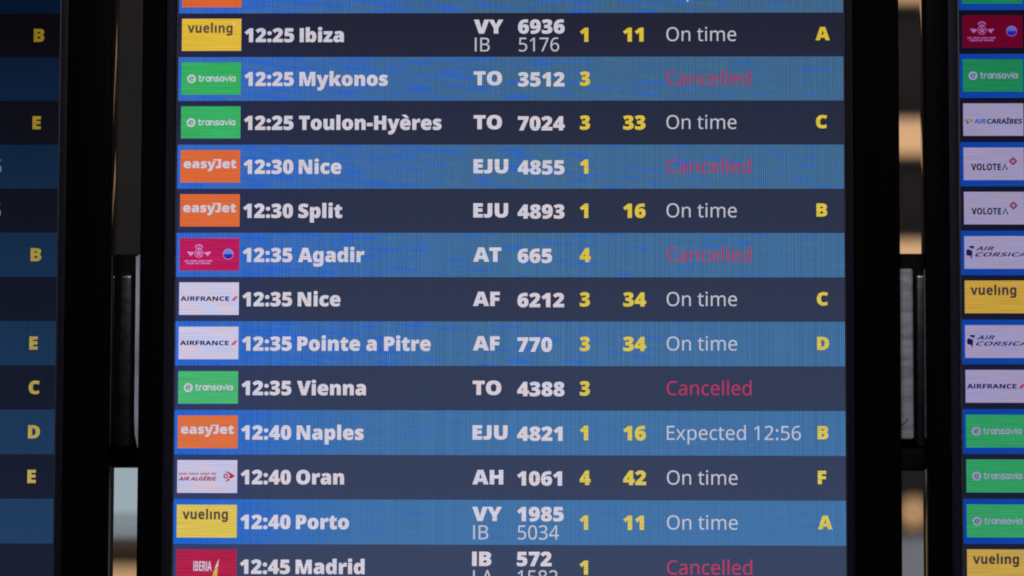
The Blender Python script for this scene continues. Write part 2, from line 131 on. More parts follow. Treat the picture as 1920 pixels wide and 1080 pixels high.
BRAND = {
 'A': '676|532,0 468,184 207,184 143,0 0,0 259,717 415,717 675,0|376,471 372,484~ 357,538~ 342,596~ 337,613 333,592~ 319,537~ 305,488~ 301,471 241,297 435,297',
 'B': '660|312,714 455,714~ 589,629~ 589,537 589,492~ 557,427~ 500,387~ 464,379 464,374 502,367~ 568,331~ 609,262~ 609,206 609,141~ 547,48~ 431,0~ 351,0 88,0 88,714|323,423 396,423~ 452,474~ 452,519 452,565~ 385,608~ 313,608 222,608 222,423|222,320 222,107 334,107 410,107~ 469,168~ 469,216 469,246~ 443,293~ 381,320~ 328,320',
 'C': '639|400,611 352,611~ 277,577~ 224,510~ 196,415~ 196,356 196,277~ 242,163~ 334,103~ 404,103 451,103~ 537,123~ 579,138 579,24 536,6~ 445,-10~ 387,-10 275,-10~ 128,81~ 57,246~ 57,357 57,438~ 102,572~ 189,671~ 318,724~ 401,724 455,724~ 562,701~ 608,679 562,570 527,587~ 446,611~',
 'D': '732|675,367 675,246~ 584,82~ 417,0~ 301,0 88,0 88,714 320,714 431,714~ 590,634~ 675,481~|535,363 535,445~ 484,552~ 385,603~ 313,603 222,603 222,112 296,112 417,112~ 535,237~',
 'E': '553|498,0 88,0 88,714 498,714 498,603 222,603 222,427 481,427 481,316 222,316 222,112 498,112',
 'F': '528|221,0 88,0 88,714 497,714 497,603 221,603 221,399 479,399 479,288 221,288',
 'G': '733|389,394 662,394 662,30 605,11~ 476,-10~ 400,-10 292,-10~ 139,75~ 57,240~ 57,358 57,470~ 144,634~ 310,724~ 429,724 492,724~ 604,701~ 650,681 604,572 566,589~ 476,611~ 426,611 350,611~ 247,546~ 195,432~ 195,356 195,279~ 243,164~ 342,103~ 419,103 453,103~ 512,110~ 533,116 533,285 389,285',
 'I': '382|344,0 37,0 37,77 124,102 124,612 37,637 37,714 344,714 344,637 258,612 258,102 344,77',
 'L': '549|88,0 88,714 222,714 222,112 519,112 519,0',
 'N': '792|703,0 535,0 205,555 201,555 203,532~ 206,468~ 209,399~ 209,366 209,0 88,0 88,714 256,714 585,163 589,163 588,182~ 584,246~ 582,316~ 582,345 582,714 703,714',
 'O': '788|731,358 731,275~ 690,140~ 606,42~ 480,-10~ 394,-10 307,-10~ 180,43~ 97,140~ 57,276~ 57,359 57,469~ 130,634~ 280,725~ 395,725 508,725~ 657,634~ 731,469~|198,358 198,279~ 239,165~ 326,103~ 394,103 463,103~ 549,165~ 590,279~ 590,358 590,477~ 498,612~ 395,612 326,612~ 239,551~ 198,437~',
 'R': '645|301,714 394,714~ 515,668~ 574,576~ 574,508 574,457~ 538,382~ 478,333~ 441,316 642,0 488,0 325,280 222,280 222,0 88,0 88,714|297,607 222,607 222,385 299,385 368,385~ 438,442~ 438,501 438,538~ 408,584~ 346,607~',
 'S': '561|520,202 520,141~ 459,45~ 341,-10~ 254,-10 210,-10~ 137,-2~ 76,16~ 48,29 48,151 93,130~ 205,102~ 258,102 301,102~ 358,124~ 386,164~ 386,190 386,218~ 358,257~ 292,293~ 235,315 177,338~ 97,394~ 55,473~ 55,530 55,593~ 118,679~ 228,724~ 301,724 364,724~ 468,698~ 510,679 469,572 428,590~ 340,613~ 297,613 261,613~ 213,593~ 189,557~ 189,534 189,506~ 217,467~ 282,432~ 338,409 396,386~ 477,333~ 520,258~',
 'T': '571|352,0 219,0 219,601 16,601 16,714 554,714 554,601 352,601',
 'V': '640|640,714 394,0 246,0 0,714 146,714 280,297 289,272~ 304,213~ 317,158~ 320,136 324,158~ 336,214~ 351,271~ 359,297 493,714',
 'e': '587|302,553 376,553~ 483,495~ 540,385~ 540,307 540,240 184,240 186,169~ 263,91~ 334,91 385,91~ 467,110~ 511,130 511,28 470,8~ 384,-10~ 322,-10 242,-10~ 119,51~ 49,175~ 49,268 49,361~ 113,488~ 227,553~|304,457 254,457~ 192,392~ 187,331 413,331 413,368~ 389,424~ 341,457~',
 'g': '627|261,553 316,553~ 396,511~ 422,474 427,474 440,543 550,543 550,-6 550,-82~ 493,-187~ 376,-240~ 287,-240 225,-240~ 126,-224~ 84,-207 84,-93 127,-113~ 224,-135~ 285,-135 349,-135~ 419,-70~ 419,-13 419,3 419,16~ 421,57~ 423,71 418,71 394,33~ 317,-10~ 261,-10 163,-10~ 49,136~ 49,271 49,404~ 164,553~|299,448 262,448~ 211,407~ 184,327~ 184,269 184,181~ 243,94~ 301,94 335,94~ 382,113~ 412,151~ 426,210~ 426,250 426,272 426,332~ 400,410~ 344,448~',
 'i': '287|209,543 209,0 77,0 77,543|144,754 173,754~ 217,724~ 217,685 217,648~ 173,617~ 144,617 114,617~ 71,648~ 71,685 71,724~ 114,754~',
 'l': '286|209,0 77,0 77,760 209,760',
 'n': '640|372,553 464,553~ 566,459~ 566,354 566,0 435,0 435,326 435,386~ 388,447~ 338,447 264,447~ 209,352~ 209,263 209,0 77,0 77,543 179,543 198,470 203,470 221,497~ 273,534~ 336,553~',
 'u': '640|563,543 563,0 461,0 443,70 436,70 419,42~ 365,7~ 302,-10~ 267,-10 207,-10~ 120,31~ 73,119~ 73,188 73,543 205,543 205,217 205,157~ 252,96~ 302,96 352,96~ 408,139~ 431,221~ 431,280 431,543',
 'v': '552|206,0 0,543 139,543 244,223 249,209~ 261,170~ 271,132~ 273,117 276,117 279,132~ 288,169~ 302,208~ 306,222 413,543 552,543 345,0',
 'É': '553|498,0 88,0 88,714 498,714 498,603 222,603 222,427 481,427 481,316 222,316 222,112 498,112|485,927 472,913~ 430,872~ 380,829~ 332,790~ 313,777 226,777 226,790 241,809~ 282,860~ 322,915~ 335,937 485,937',
 'Ï': '382|344,0 37,0 37,77 124,102 124,612 37,637 37,714 344,714 344,637 258,612 258,102 344,77|25,856 25,888~ 62,917~ 88,917 113,917~ 150,888~ 150,856 150,825~ 113,795~ 88,795 62,795~ 25,825~|233,856 233,888~ 269,917~ 295,917 320,917~ 358,888~ 358,856 358,825~ 320,795~ 295,795 269,795~ 233,825~',
}

# plain upright I and a J that stands on the baseline, as on the displays
HEAVY['I'] = '290|45,0 45,714 240,714 240,0'
HEAVY['J'] = '455|395,714 395,240 395,115~ 315,-10~ 165,-10 85,-10~ 20,12 20,168 70,145~ 125,145 198,145~ 198,240 198,714'
LIGHT['I'] = '284|97,0 97,714 187,714 187,0'
BRAND['I'] = '300|85,0 85,714 215,714 215,0'

# ------------------------------------------------------------------ helpers
def lin(c):
    return tuple((v / 255 / 12.92) if v / 255 <= 0.04045 else ((v / 255 + 0.055) / 1.055) ** 2.4 for v in c) + (1,)

def link(name, mesh, material, parent=None):
    o = bpy.data.objects.new(name, mesh)
    COL.objects.link(o)
    if material: mesh.materials.append(material)
    if parent: o.parent = parent
    return o

def thing(name, label, cat, loc=(0, 0, 0), group=None):
    o = bpy.data.objects.new(name, None)
    COL.objects.link(o)
    o.empty_display_size = 0.05
    o.location = loc
    o['label'] = label; o['category'] = cat
    if group: o['group'] = group
    return o

def poly_mesh(name, faces, y):
    """faces: lists of (x, z) outlines, drawn flat at depth y"""
    v, f = [], []
    for p in faces:
        f.append(list(range(len(v), len(v) + len(p))))
        v += [(a, y, b) for a, b in p]
    m = bpy.data.meshes.new(name); m.from_pydata(v, [], f); m.update()
    return m

def box_bm(bm, x0, x1, y0, y1, z0, z1, bevel=0.0, seg=2):
    r = bmesh.ops.create_cube(bm, size=1)
    vs = r['verts']
    for v in vs:
        v.co = Vector(((x0 + x1) / 2 + v.co.x * (x1 - x0), (y0 + y1) / 2 + v.co.y * (y1 - y0), (z0 + z1) / 2 + v.co.z * (z1 - z0)))
    if bevel:
        es = list({e for v in vs for e in v.link_edges})
        bmesh.ops.bevel(bm, geom=es, offset=bevel, segments=seg, profile=0.5, affect='EDGES')

def finish(bm, name, smooth=True):
    m = bpy.data.meshes.new(name)
    bmesh.ops.recalc_face_normals(bm, faces=bm.faces)
    bm.to_mesh(m); bm.free()
    if smooth:
        for p in m.polygons: p.use_smooth = max(abs(c) for c in p.normal) < 0.9999
        try: m.set_sharp_from_angle(angle=math.radians(40))
        except Exception: pass
    return m

def box(name, dims, material, parent=None, bevel=0.0, seg=2):
    bm = bmesh.new(); box_bm(bm, *dims, bevel=bevel, seg=seg)
    return link(name, finish(bm, name), material, parent)

def ring_mesh(name, o, i, y0, y1, bevel=0.0012):
    """rectangular frame; o and i are (x0, x1, z0, z1)"""
    bm = bmesh.new()
    O = [(o[0], o[2]), (o[1], o[2]), (o[1], o[3]), (o[0], o[3])]
    I = [(i[0], i[2]), (i[1], i[2]), (i[1], i[3]), (i[0], i[3])]
    V = {}
    for key, pts in (('o', O), ('i', I)):
        for y in (y0, y1):
            V[key, y] = [bm.verts.new((a, y, b)) for a, b in pts]
    for k in range(4):
        n = (k + 1) % 4
        for y in (y0, y1):
            bm.faces.new([V['o', y][k], V['o', y][n], V['i', y][n], V['i', y][k]])
        for key in 'oi':
            bm.faces.new([V[key, y0][k], V[key, y0][n], V[key, y1][n], V[key, y1][k]])
    bmesh.ops.recalc_face_normals(bm, faces=bm.faces)
    front = [e for e in bm.edges if all(abs(v.co.y - y0) < 1e-6 for v in e.verts)
             and any(abs(f.normal.y) < 0.5 for f in e.link_faces)]
    if bevel: bmesh.ops.bevel(bm, geom=front, offset=bevel, segments=3, profile=0.5, affect='EDGES')
    return finish(bm, name)

def contours(glyph):
    adv, *cs = glyph.split('|')
    out = []
    for c in cs:
        P = []
        for t in c.split(' '):
            off = t.endswith('~'); x, y = t.rstrip('~').split(',')
            P.append((float(x), float(y), not off))
        Q = []
        for k, p in enumerate(P):                         # insert the implied on-curve points
            Q.append(p); n = P[(k + 1) % len(P)]
            if not p[2] and not n[2]: Q.append(((p[0] + n[0]) / 2, (p[1] + n[1]) / 2, True))
        s = next(k for k, p in enumerate(Q) if p[2]); Q = Q[s:] + Q[:s]
        pts, k = [], 0
        while k < len(Q):
            a = Q[k]; b = Q[(k + 1) % len(Q)]
            pts.append((a[0], a[1]))
            if b[2]: k += 1; continue
            c2 = Q[(k + 2) % len(Q)]
            for j in (1, 2, 3):
                t = j / 4
                pts.append(((1-t)**2*a[0] + 2*t*(1-t)*b[0] + t*t*c2[0], (1-t)**2*a[1] + 2*t*(1-t)*b[1] + t*t*c2[1]))
            k += 2
        out.append(pts)
    return float(adv), out

def ribbon(pts, w, closed=False):
    """one flat strip of width w along pts -> list of quads"""
    P = [Vector(p) for p in pts]; n = len(P); L, R = [], []
    for k in range(n):
        a = P[k - 1] if (k or closed) else None
        b = P[(k + 1) % n] if (k < n - 1 or closed) else None
        d1 = (P[k] - a).normalized() if a is not None else None
        d2 = (b - P[k]).normalized() if b is not None else None
        d = (d1 + d2).normalized() if d1 and d2 else (d1 or d2)
        nn = Vector((-d.y, d.x)); sc = 1.0
        if d1 and d2: sc = min(1.6, 1 / max(0.3, d.dot(d1)))
        p = P[k]
        if not closed and k == 0: p = p - d * w * 0.3
        if not closed and k == n - 1: p = p + d * w * 0.3
        L.append(p + nn * w / 2 * sc); R.append(p - nn * w / 2 * sc)
    q = []
    for k in range(n if closed else n - 1):
        j = (k + 1) % n
        q.append([tuple(L[k]), tuple(L[j]), tuple(R[j]), tuple(R[k])])
    return q

GLYPHS = {}
def glyph_shape(font, ch, dotless=False):
    """(advance, outline contours, filled vertices, filled faces) of one character, made once"""
    key = (id(font), ch, dotless)
    if key in GLYPHS: return GLYPHS[key]
    adv, cs = contours(font[ch])
    if dotless: cs = [c for c in cs if max(p[1] for p in c) < 600]
    cs = [[p for k, p in enumerate(c) if p != c[k - 1]] for c in cs]
    cu = bpy.data.curves.new('glyph', 'CURVE'); cu.dimensions = '2D'; cu.fill_mode = 'BOTH'
    for c in cs:
        sp = cu.splines.new('POLY'); sp.points.add(len(c) - 1); sp.use_cyclic_u = True
        for q, (px, py) in zip(sp.points, c): q.co = (px / 100, py / 100, 0, 1)
    o = bpy.data.objects.new('glyph', cu); COL.objects.link(o)
    bpy.context.view_layer.update()
    m = bpy.data.meshes.new_from_object(o.evaluated_get(bpy.context.evaluated_depsgraph_get()))
    bpy.data.objects.remove(o); bpy.data.curves.remove(cu)
    vs = [(v.co.x * 100, v.co.y * 100) for v in m.vertices]; fs = [tuple(p.vertices) for p in m.polygons]
    bpy.data.meshes.remove(m)
    GLYPHS[key] = (adv, cs, vs, fs)
    return GLYPHS[key]

HEAVY2 = {k: v for k, v in BRAND.items()}
BOLDER = {id(HEAVY2): 52, id(HEAVY): 20, id(BRAND): 20, id(LIGHT): 0}
def text_mesh(name, s, font, x, z, em, y, width=None, hscale=1.0, shear=0.0, track=0.0, dotless=False, right=False):
    """flat lettering whose ink starts (or ends) at x on baseline z; em in metres"""
    V, F, pen, bold = [], [], 0.0, BOLDER[id(font)]
    for ch in s:
        if ch == ' ': pen += 260 + track; continue
        adv, cs, vs, fs = glyph_shape(font, ch, dotless and ch == 'i')
        n = len(V)
        V += [(px + pen + shear * py, py, 0.0) for px, py in vs]
        F += [[n + k for k in f] for f in fs]
        if bold:
            for c in cs:                                   # a thin rim along every outline makes the face a little bolder
                for q in ribbon([(px + pen + shear * py, py) for px, py in c], bold, True):
                    n = len(V); V += [(a, b, 0.00004) for a, b in q]; F.append([n, n + 1, n + 2, n + 3])
        pen += adv + track
    lo = min(p[0] for p in V); hi = max(p[0] for p in V)
    k = em / 1000
    kx = width / (hi - lo) if width else k * hscale
    org = x - (hi - lo) * kx if right else x
    m = bpy.data.meshes.new(name)
    m.from_pydata([(org + (a - lo) * kx, y + d, z + b * k) for a, b, d in V], [], F); m.update()
    return m

def arc(cx, cy, r, a0, a1, n=12, ry=None):
    ry = r if ry is None else ry
    return [(cx + r * math.cos(math.radians(a0 + (a1 - a0) * k / n)), cy + ry * math.sin(math.radians(a0 + (a1 - a0) * k / n))) for k in range(n + 1)]

def disc(cx, cy, r, n=24, ry=None):
    return arc(cx, cy, r, 0, 360, n, ry)[:-1]

# ------------------------------------------------------------------ materials
def nd(nt, kind, **kw):
    n = nt.nodes.new(kind)
    for k, v in kw.items(): setattr(n, k, v)
    return n

def math_node(nt, op, a, b=None, c=None, clamp=False):
    n = nt.nodes.new('ShaderNodeMath'); n.operation = op; n.use_clamp = clamp
    for k, v in enumerate((a, b, c)):
        if v is None: continue
        if isinstance(v, (int, float)): n.inputs[k].default_value = v
        else: nt.links.new(v, n.inputs[k])
    return n.outputs[0]

def mix_node(nt, f, a, b, mode='MIX'):
    n = nt.nodes.new('ShaderNodeMix'); n.data_type = 'RGBA'; n.blend_type = mode
    for k, v in ((0, f), (6, a), (7, b)):
        if isinstance(v, (int, float)): n.inputs[k].default_value = v
        elif isinstance(v, tuple): n.inputs[k].default_value = v
        else: nt.links.new(v, n.inputs[k])
    return n.outputs[2]

def wave(nt, v, period, amount_noise, amp):
    """1 +- amp, a sine of the given period whose strength wanders"""
    w = math_node(nt, 'SINE', math_node(nt, 'MULTIPLY', v, 2 * math.pi / period))
    a = math_node(nt, 'MULTIPLY', amount_noise, amp * 2)
    return math_node(nt, 'MULTIPLY_ADD', w, a, 1.0)

def smooth(nt, v, a, b):
    n = nt.nodes.new('ShaderNodeMapRange'); n.interpolation_type = 'SMOOTHSTEP'
    nt.links.new(v, n.inputs[0]); n.inputs[1].default_value = a; n.inputs[2].default_value = b
    return n.outputs[0]

def noise(nt, x, z, sx, sz, shear=0.0, detail=1.0, seed=0.0):
    cmb = nt.nodes.new('ShaderNodeCombineXYZ')
    nt.links.new(math_node(nt, 'MULTIPLY_ADD', x, sx, seed), cmb.inputs[0])
    zz = math_node(nt, 'MULTIPLY_ADD', x, shear, z) if shear else z
    nt.links.new(math_node(nt, 'MULTIPLY_ADD', zz, sz, seed * 1.7), cmb.inputs[1])
    n = nt.nodes.new('ShaderNodeTexNoise'); n.noise_dimensions = '2D'
    n.inputs['Scale'].default_value = 1.0; n.inputs['Detail'].default_value = detail
    nt.links.new(cmb.outputs[0], n.inputs['Vector'])
    return n.outputs[0]

SCREEN_CACHE = {}
def screen(name, top, bottom=None, side=None, side_bottom=None, extent=(0.30, 0.16), streak=0.0, cols=0.12, lines=0.05, tint=0.0):
    """light given off by one picture element of a liquid-crystal panel: its colour, viewing-angle falloff painted from top to bottom, and pixel grid"""
    bottom = bottom or top
    key = (name, top, bottom)
    if key in SCREEN_CACHE: return SCREEN_CACHE[key]
    m = bpy.data.materials.new(name); m.use_nodes = True
    nt = m.node_tree; b = nt.nodes['Principled BSDF']
    tc = nd(nt, 'ShaderNodeTexCoord'); sp = nd(nt, 'ShaderNodeSeparateXYZ')
    nt.links.new(tc.outputs['Object'], sp.inputs[0])
    x, z = sp.outputs[0], sp.outputs[2]
    t = math_node(nt, 'MULTIPLY', z, -1 / 0.56, clamp=True)
    col = mix_node(nt, t, lin(top), lin(bottom))  # viewing-angle falloff painted in as a vertical colour ramp
    if side:
        sc = mix_node(nt, t, lin(side), lin(side_bottom or side))
        e = math_node(nt, 'MULTIPLY_ADD', t, extent[1] - extent[0], extent[0])
        d = math_node(nt, 'DIVIDE', x, e, clamp=True)
        f = math_node(nt, 'POWER', math_node(nt, 'SUBTRACT', 1.0, d, clamp=True), 1.4)
        col = mix_node(nt, f, col, sc)
    if streak:
        n1 = noise(nt, x, z, 30, 210, 0.07, 0.6, 3.1)
        n2 = noise(nt, x, z, 14, 30, 0.2, 1.0, 9.4)
        bias = math_node(nt, 'MULTIPLY', math_node(nt, 'SUBTRACT', 0.42, x), 0.34)
        bias = math_node(nt, 'MAXIMUM', bias, -0.2)
        tb = math_node(nt, 'MULTIPLY', t, -0.10)
        v = math_node(nt, 'ADD', math_node(nt, 'ADD', n1, bias), tb)
        v = math_node(nt, 'ADD', v, math_node(nt, 'MULTIPLY', n2, 0.22))
        f = math_node(nt, 'MULTIPLY', smooth(nt, v, 0.66, 0.84), streak)
        f = math_node(nt, 'MULTIPLY', f, wave(nt, z, 0.0023, noise(nt, x, z, 12, 12, 0.0, 0.0, 2.0), 0.75), clamp=True)
        col = mix_node(nt, f, col, lin((30, 94, 214)))
        n3 = noise(nt, x, z, 30, 200, 0.11, 1.0, 21.0)
        f = math_node(nt, 'MULTIPLY', smooth(nt, n3, 0.55, 0.75), 0.45 * streak)
        col = mix_node(nt, f, col, lin((72, 122, 132)))
    if tint:
        n4 = noise(nt, x, z, 26, 70, 0.45, 1.0, 5.5)
        cr = nd(nt, 'ShaderNodeValToRGB')
        cr.color_ramp.elements[0].position = 0.36; cr.color_ramp.elements[0].color = (0.86, 0.97, 1.10, 1)
        cr.color_ramp.elements[1].position = 0.64; cr.color_ramp.elements[1].color = (1.05, 0.94, 0.90, 1)
        nt.links.new(n4, cr.inputs[0])
        col = mix_node(nt, tint, col, cr.outputs[0], 'MULTIPLY')
    if cols:
        a = noise(nt, x, z, 900, 2.0, 0, 0.0, 1.3)
        g = math_node(nt, 'MULTIPLY_ADD', a, cols * 1.5, 1 - cols * 0.75)
        col = mix_node(nt, 1.0, col, g, 'MULTIPLY')
        col = mix_node(nt, 1.0, col, wave(nt, x, 0.00186, noise(nt, x, z, 60, 30, 0, 1.0, 4.4), cols * 1.4), 'MULTIPLY')
    if lines:
        a = noise(nt, x, z, 25, 1150, 0, 0.0, 7.3)
        g = math_node(nt, 'MULTIPLY_ADD', a, lines * 3.2, 1 - lines * 1.6)
        col = mix_node(nt, 1.0, col, g, 'MULTIPLY')
        col = mix_node(nt, 1.0, col, wave(nt, z, 0.00224, noise(nt, x, z, 40, 60, 0.3, 1.0, 8.8), lines * 1.2), 'MULTIPLY')
    nt.links.new(col, b.inputs['Emission Color'])
    b.inputs['Emission Strength'].default_value = 1.0
    b.inputs['Base Color'].default_value = (0.0006, 0.0006, 0.0008, 1)
    b.inputs['Roughness'].default_value = 0.55
    b.inputs['Specular IOR Level'].default_value = 0.015
    SCREEN_CACHE[key] = m
    return m

def surface(name, colour, rough=0.5, metal=0.0, grain=0.0, scale=60, stretch=(1, 1, 1), emit=None, power=1.0, bump=0.0, vary=0.16):
    m = bpy.data.materials.new(name); m.use_nodes = True
    nt = m.node_tree; b = nt.nodes['Principled BSDF']
    b.inputs['Base Color'].default_value = colour + (1,)
    b.inputs['Roughness'].default_value = rough; b.inputs['Metallic'].default_value = metal
    tc = nd(nt, 'ShaderNodeTexCoord'); mp = nd(nt, 'ShaderNodeMapping'); mp.inputs['Scale'].default_value = stretch
    nt.links.new(tc.outputs['Object'], mp.inputs[0])
    n = nd(nt, 'ShaderNodeTexNoise'); n.inputs['Scale'].default_value = scale; n.inputs['Detail'].default_value = 5
    nt.links.new(mp.outputs[0], n.inputs['Vector'])
    if grain:
        lo = tuple(c * (1 - grain) for c in colour) + (1,); hi = tuple(min(1, c * (1 + grain)) for c in colour) + (1,)
        nt.links.new(mix_node(nt, smooth(nt, n.outputs[0], 0.3, 0.7), lo, hi), b.inputs['Base Color'])
    r = math_node(nt, 'MULTIPLY_ADD', n.outputs[0], vary, rough - vary / 2, clamp=True)
    nt.links.new(r, b.inputs['Roughness'])
    if bump:
        bp = nd(nt, 'ShaderNodeBump'); bp.inputs['Strength'].default_value = bump; bp.inputs['Distance'].default_value = 0.0005
        nt.links.new(n.outputs[0], bp.inputs['Height']); nt.links.new(bp.outputs[0], b.inputs['Normal'])
    if emit:
        b.inputs['Emission Color'].default_value = lin(emit); b.inputs['Emission Strength'].default_value = power
    return m

M_BEZEL = surface('black_plastic', (0.0012, 0.0012, 0.0014), 0.42, grain=0.3, scale=300, bump=0.08)
M_BEZEL.node_tree.nodes['Principled BSDF'].inputs['Specular IOR Level'].default_value = 0.01
M_LIP = surface('dark_lip', (0.006, 0.006, 0.010), 0.5, grain=0.2, scale=200)
M_EDGE = surface('grey_edge', (0.028, 0.028, 0.034), 0.45, grain=0.2, scale=200)
M_CASE = surface('gloss_case', (0.004, 0.004, 0.005), 0.025, grain=0.2, scale=100, vary=0.01)
for _m, _s in ((M_LIP, 0.05), (M_EDGE, 0.12)): _m.node_tree.nodes['Principled BSDF'].inputs['Specular IOR Level'].default_value = _s

# ------------------------------------------------------------------ the hall behind the displays
M_WALL = surface('hall_wall', (0.055, 0.047, 0.040), 0.8, grain=0.25, scale=3)
M_FLOOR = surface('hall_floor', (0.25, 0.24, 0.23), 0.35, grain=0.2, scale=4)
M_WARM = surface('warm_diffuser', (0.2, 0.16, 0.11), 0.5, emit=(206, 160, 114), power=1.0)
M_DAY = surface('daylit_pane', (0.1, 0.1, 0.1), 0.2, emit=(150, 165, 174), power=1.0)
M_FRAME = surface('window_frame', (0.16, 0.155, 0.15), 0.5, grain=0.2)
M_BEIGE = surface('beige_lit_panel', (0.15, 0.12, 0.09), 0.5, emit=(184, 146, 104), power=1.0)
M_STEEL = surface('grey_steel', (0.60, 0.64, 0.67), 0.5, grain=0.15, scale=8)

floor = box('floor', (-6, 8, -5, 6.0, -0.1, 0.0), M_FLOOR); floor['kind'] = 'structure'
wall = box('wall', (-6, 8, 4.10, 4.30, 0.004, 4.6), M_WALL); wall['kind'] = 'structure'

for z0, z1, lab in ((2.418, 2.502, 'long warm strip lamp on the hall wall, the wide middle glow in the right-hand gap'),
                    (2.795, 2.89, 'long warm strip lamp on the hall wall, uppermost glow in the right-hand gap'),
                    (2.130, 2.205, 'low warm strip lamp seen just above the grey metal bracket between displays')):
    t = thing('strip_lamp', lab, 'lamp', (2.3, 4.10, z0), 'strip lamps on the hall wall')
    a = -1.85 if z0 > 2.3 else -1.25
    box('lamp_housing', (a, 1.85, -0.055, -0.001, -0.012, z1 - z0 + 0.012), M_FRAME, t, 0.004)
    box('diffuser', (a + 0.02, 1.83, -0.075, -0.056, 0, z1 - z0), M_WARM, t, 0.006)

t = thing('hall_window', 'blurred daylit window low in the left-hand gap beneath the black bracket', 'window', (-0.95, 4.10, 1.46))
for x0, x1, z0, z1 in ((-0.75, 0.75, 0, 0.03), (-0.75, 0.75, 0.50, 0.53), (-0.75, -0.71, 0.031, 0.499), (0.71, 0.75, 0.031, 0.499), (-0.32, -0.29, 0.031, 0.499), (-0.289, 0.709, 0.052, 0.068)):  # last bar is added to darken the lower part of the pane
    box('window_frame', (x0, x1, -0.06, -0.001, z0, z1), M_FRAME, t, 0.003)
box('pane', (-0.709, -0.321, -0.03, -0.02, 0.031, 0.499), M_DAY, t)
box('pane', (-0.289, 0.709, -0.03, -0.02, 0.031, 0.499), M_DAY, t)
t = thing('lit_counter', 'blurred beige lit counter front at the foot of the left-hand gap', 'counter', (-0.95, 3.80, 0.004))
box('counter_body', (-0.7, 0.7, 0, 0.28, 0, 1.22), M_FRAME, t, 0.004)
box('light_panel', (-0.68, 0.68, -0.012, -0.001, 1.10, 1.219), M_BEIGE, t)
box('light_panel', (-0.68, 0.68, 0.10, 0.28, 1.221, 1.405), M_BEIGE, t)

t = thing('globe_lamp', 'round warm lamp blurred to a beige disc low in the right-hand gap', 'lamp', (1.20, 3.86, 1.548))
bm = bmesh.new(); bmesh.ops.create_uvsphere(bm, u_segments=24, v_segments=16, radius=0.037)
link('lamp_shade', finish(bm, 'lamp_shade'), surface('globe_glass', (0.1, 0.08, 0.06), 0.4, emit=(168, 132, 94)), t)
bm = bmesh.new(); box_bm(bm, -0.006, 0.006, 0.028, 0.24, -0.006, 0.006)
link('wall_arm', finish(bm, 'wall_arm'), M_FRAME, t)
t = thing('steel_cabinet', 'tall blurred grey steel cabinet low in the right-hand gap', 'cabinet', (1.5, 3.7, 0.004))
box('cabinet_body', (-0.5, 0.5, 0, 0.35, 0, 1.49), M_STEEL, t, 0.004)
box('cabinet_door', (-0.49, -0.003, -0.02, -0.001, 0.05, 1.47), M_STEEL, t, 0.003)
box('cabinet_door', (0.003, 0.49, -0.02, -0.001, 0.05, 1.47), M_STEEL, t, 0.003)

# ------------------------------------------------------------------ display boards
W = 0.68
P = 0.0452006516
S = P / 83.0                     # one unit of the on-screen layout
SX = 0.000545
EM = 0.0198
Y_BAND, Y_TILE, Y_INK, Y_INK2, Y_INK3 = -0.0006, -0.0010, -0.0014, -0.0018, -0.0022
ROWS = range(-2, 18)

def make_board(label, x, z):
    t = thing('departure_display', label, 'display board', (x, 0, z), 'portrait flight information displays')
    top, bot = P * 3, -P * 17
    lip = (-0.0125, W + 0.0098, bot - 0.010, top + 0.010)
    out = (-0.0360, W + 0.0554, bot - 0.055, top + 0.045)
    hole = (0.0, W, bot, top)
    link('bezel', ring_mesh('bezel', out, lip, -0.010, 0.004, 0.0016), M_BEZEL, t)
    edge = (-0.0022, W + 0.0018, bot - 0.002, top + 0.002)
    link('inner_lip', ring_mesh('inner_lip', (lip[0] + .0003, lip[1] - .0003, lip[2] + .0003, lip[3] - .0003), edge, -0.0045, 0.003, 0.0012), M_LIP, t)
    link('screen_edge', ring_mesh('screen_edge', (edge[0] + .0002, edge[1] - .0002, edge[2] + .0002, edge[3] - .0002), (0.0001, W - 0.0001, bot, top), -0.0025, 0.003, 0.0004), M_EDGE, t)
    box('housing', (out[0] + 0.0004, out[1] - 0.0004, 0.0045, 0.040, out[2] + 0.001, out[3] - 0.001), M_CASE, t, 0.002)
    link('screen_panel', poly_mesh('screen_panel', [[(0, bot), (W, bot), (W, top), (0, top)]], 0.0), surface('panel_black', (0.004, 0.004, 0.006), 0.5), t)
    return t

def row_z(k, v): return -(k - 1) * P - v * S

def make_row(board, k, material, label=None):
    r = link('display_row', poly_mesh('display_row', [[(0, row_z(k, 83)), (W, row_z(k, 83)), (W, row_z(k, 0)), (0, row_z(k, 0))]], Y_BAND), material, board)
    if label: r['label'] = label
    return r

def put(row, name, mesh, material):
    return link(name, mesh, material, row)

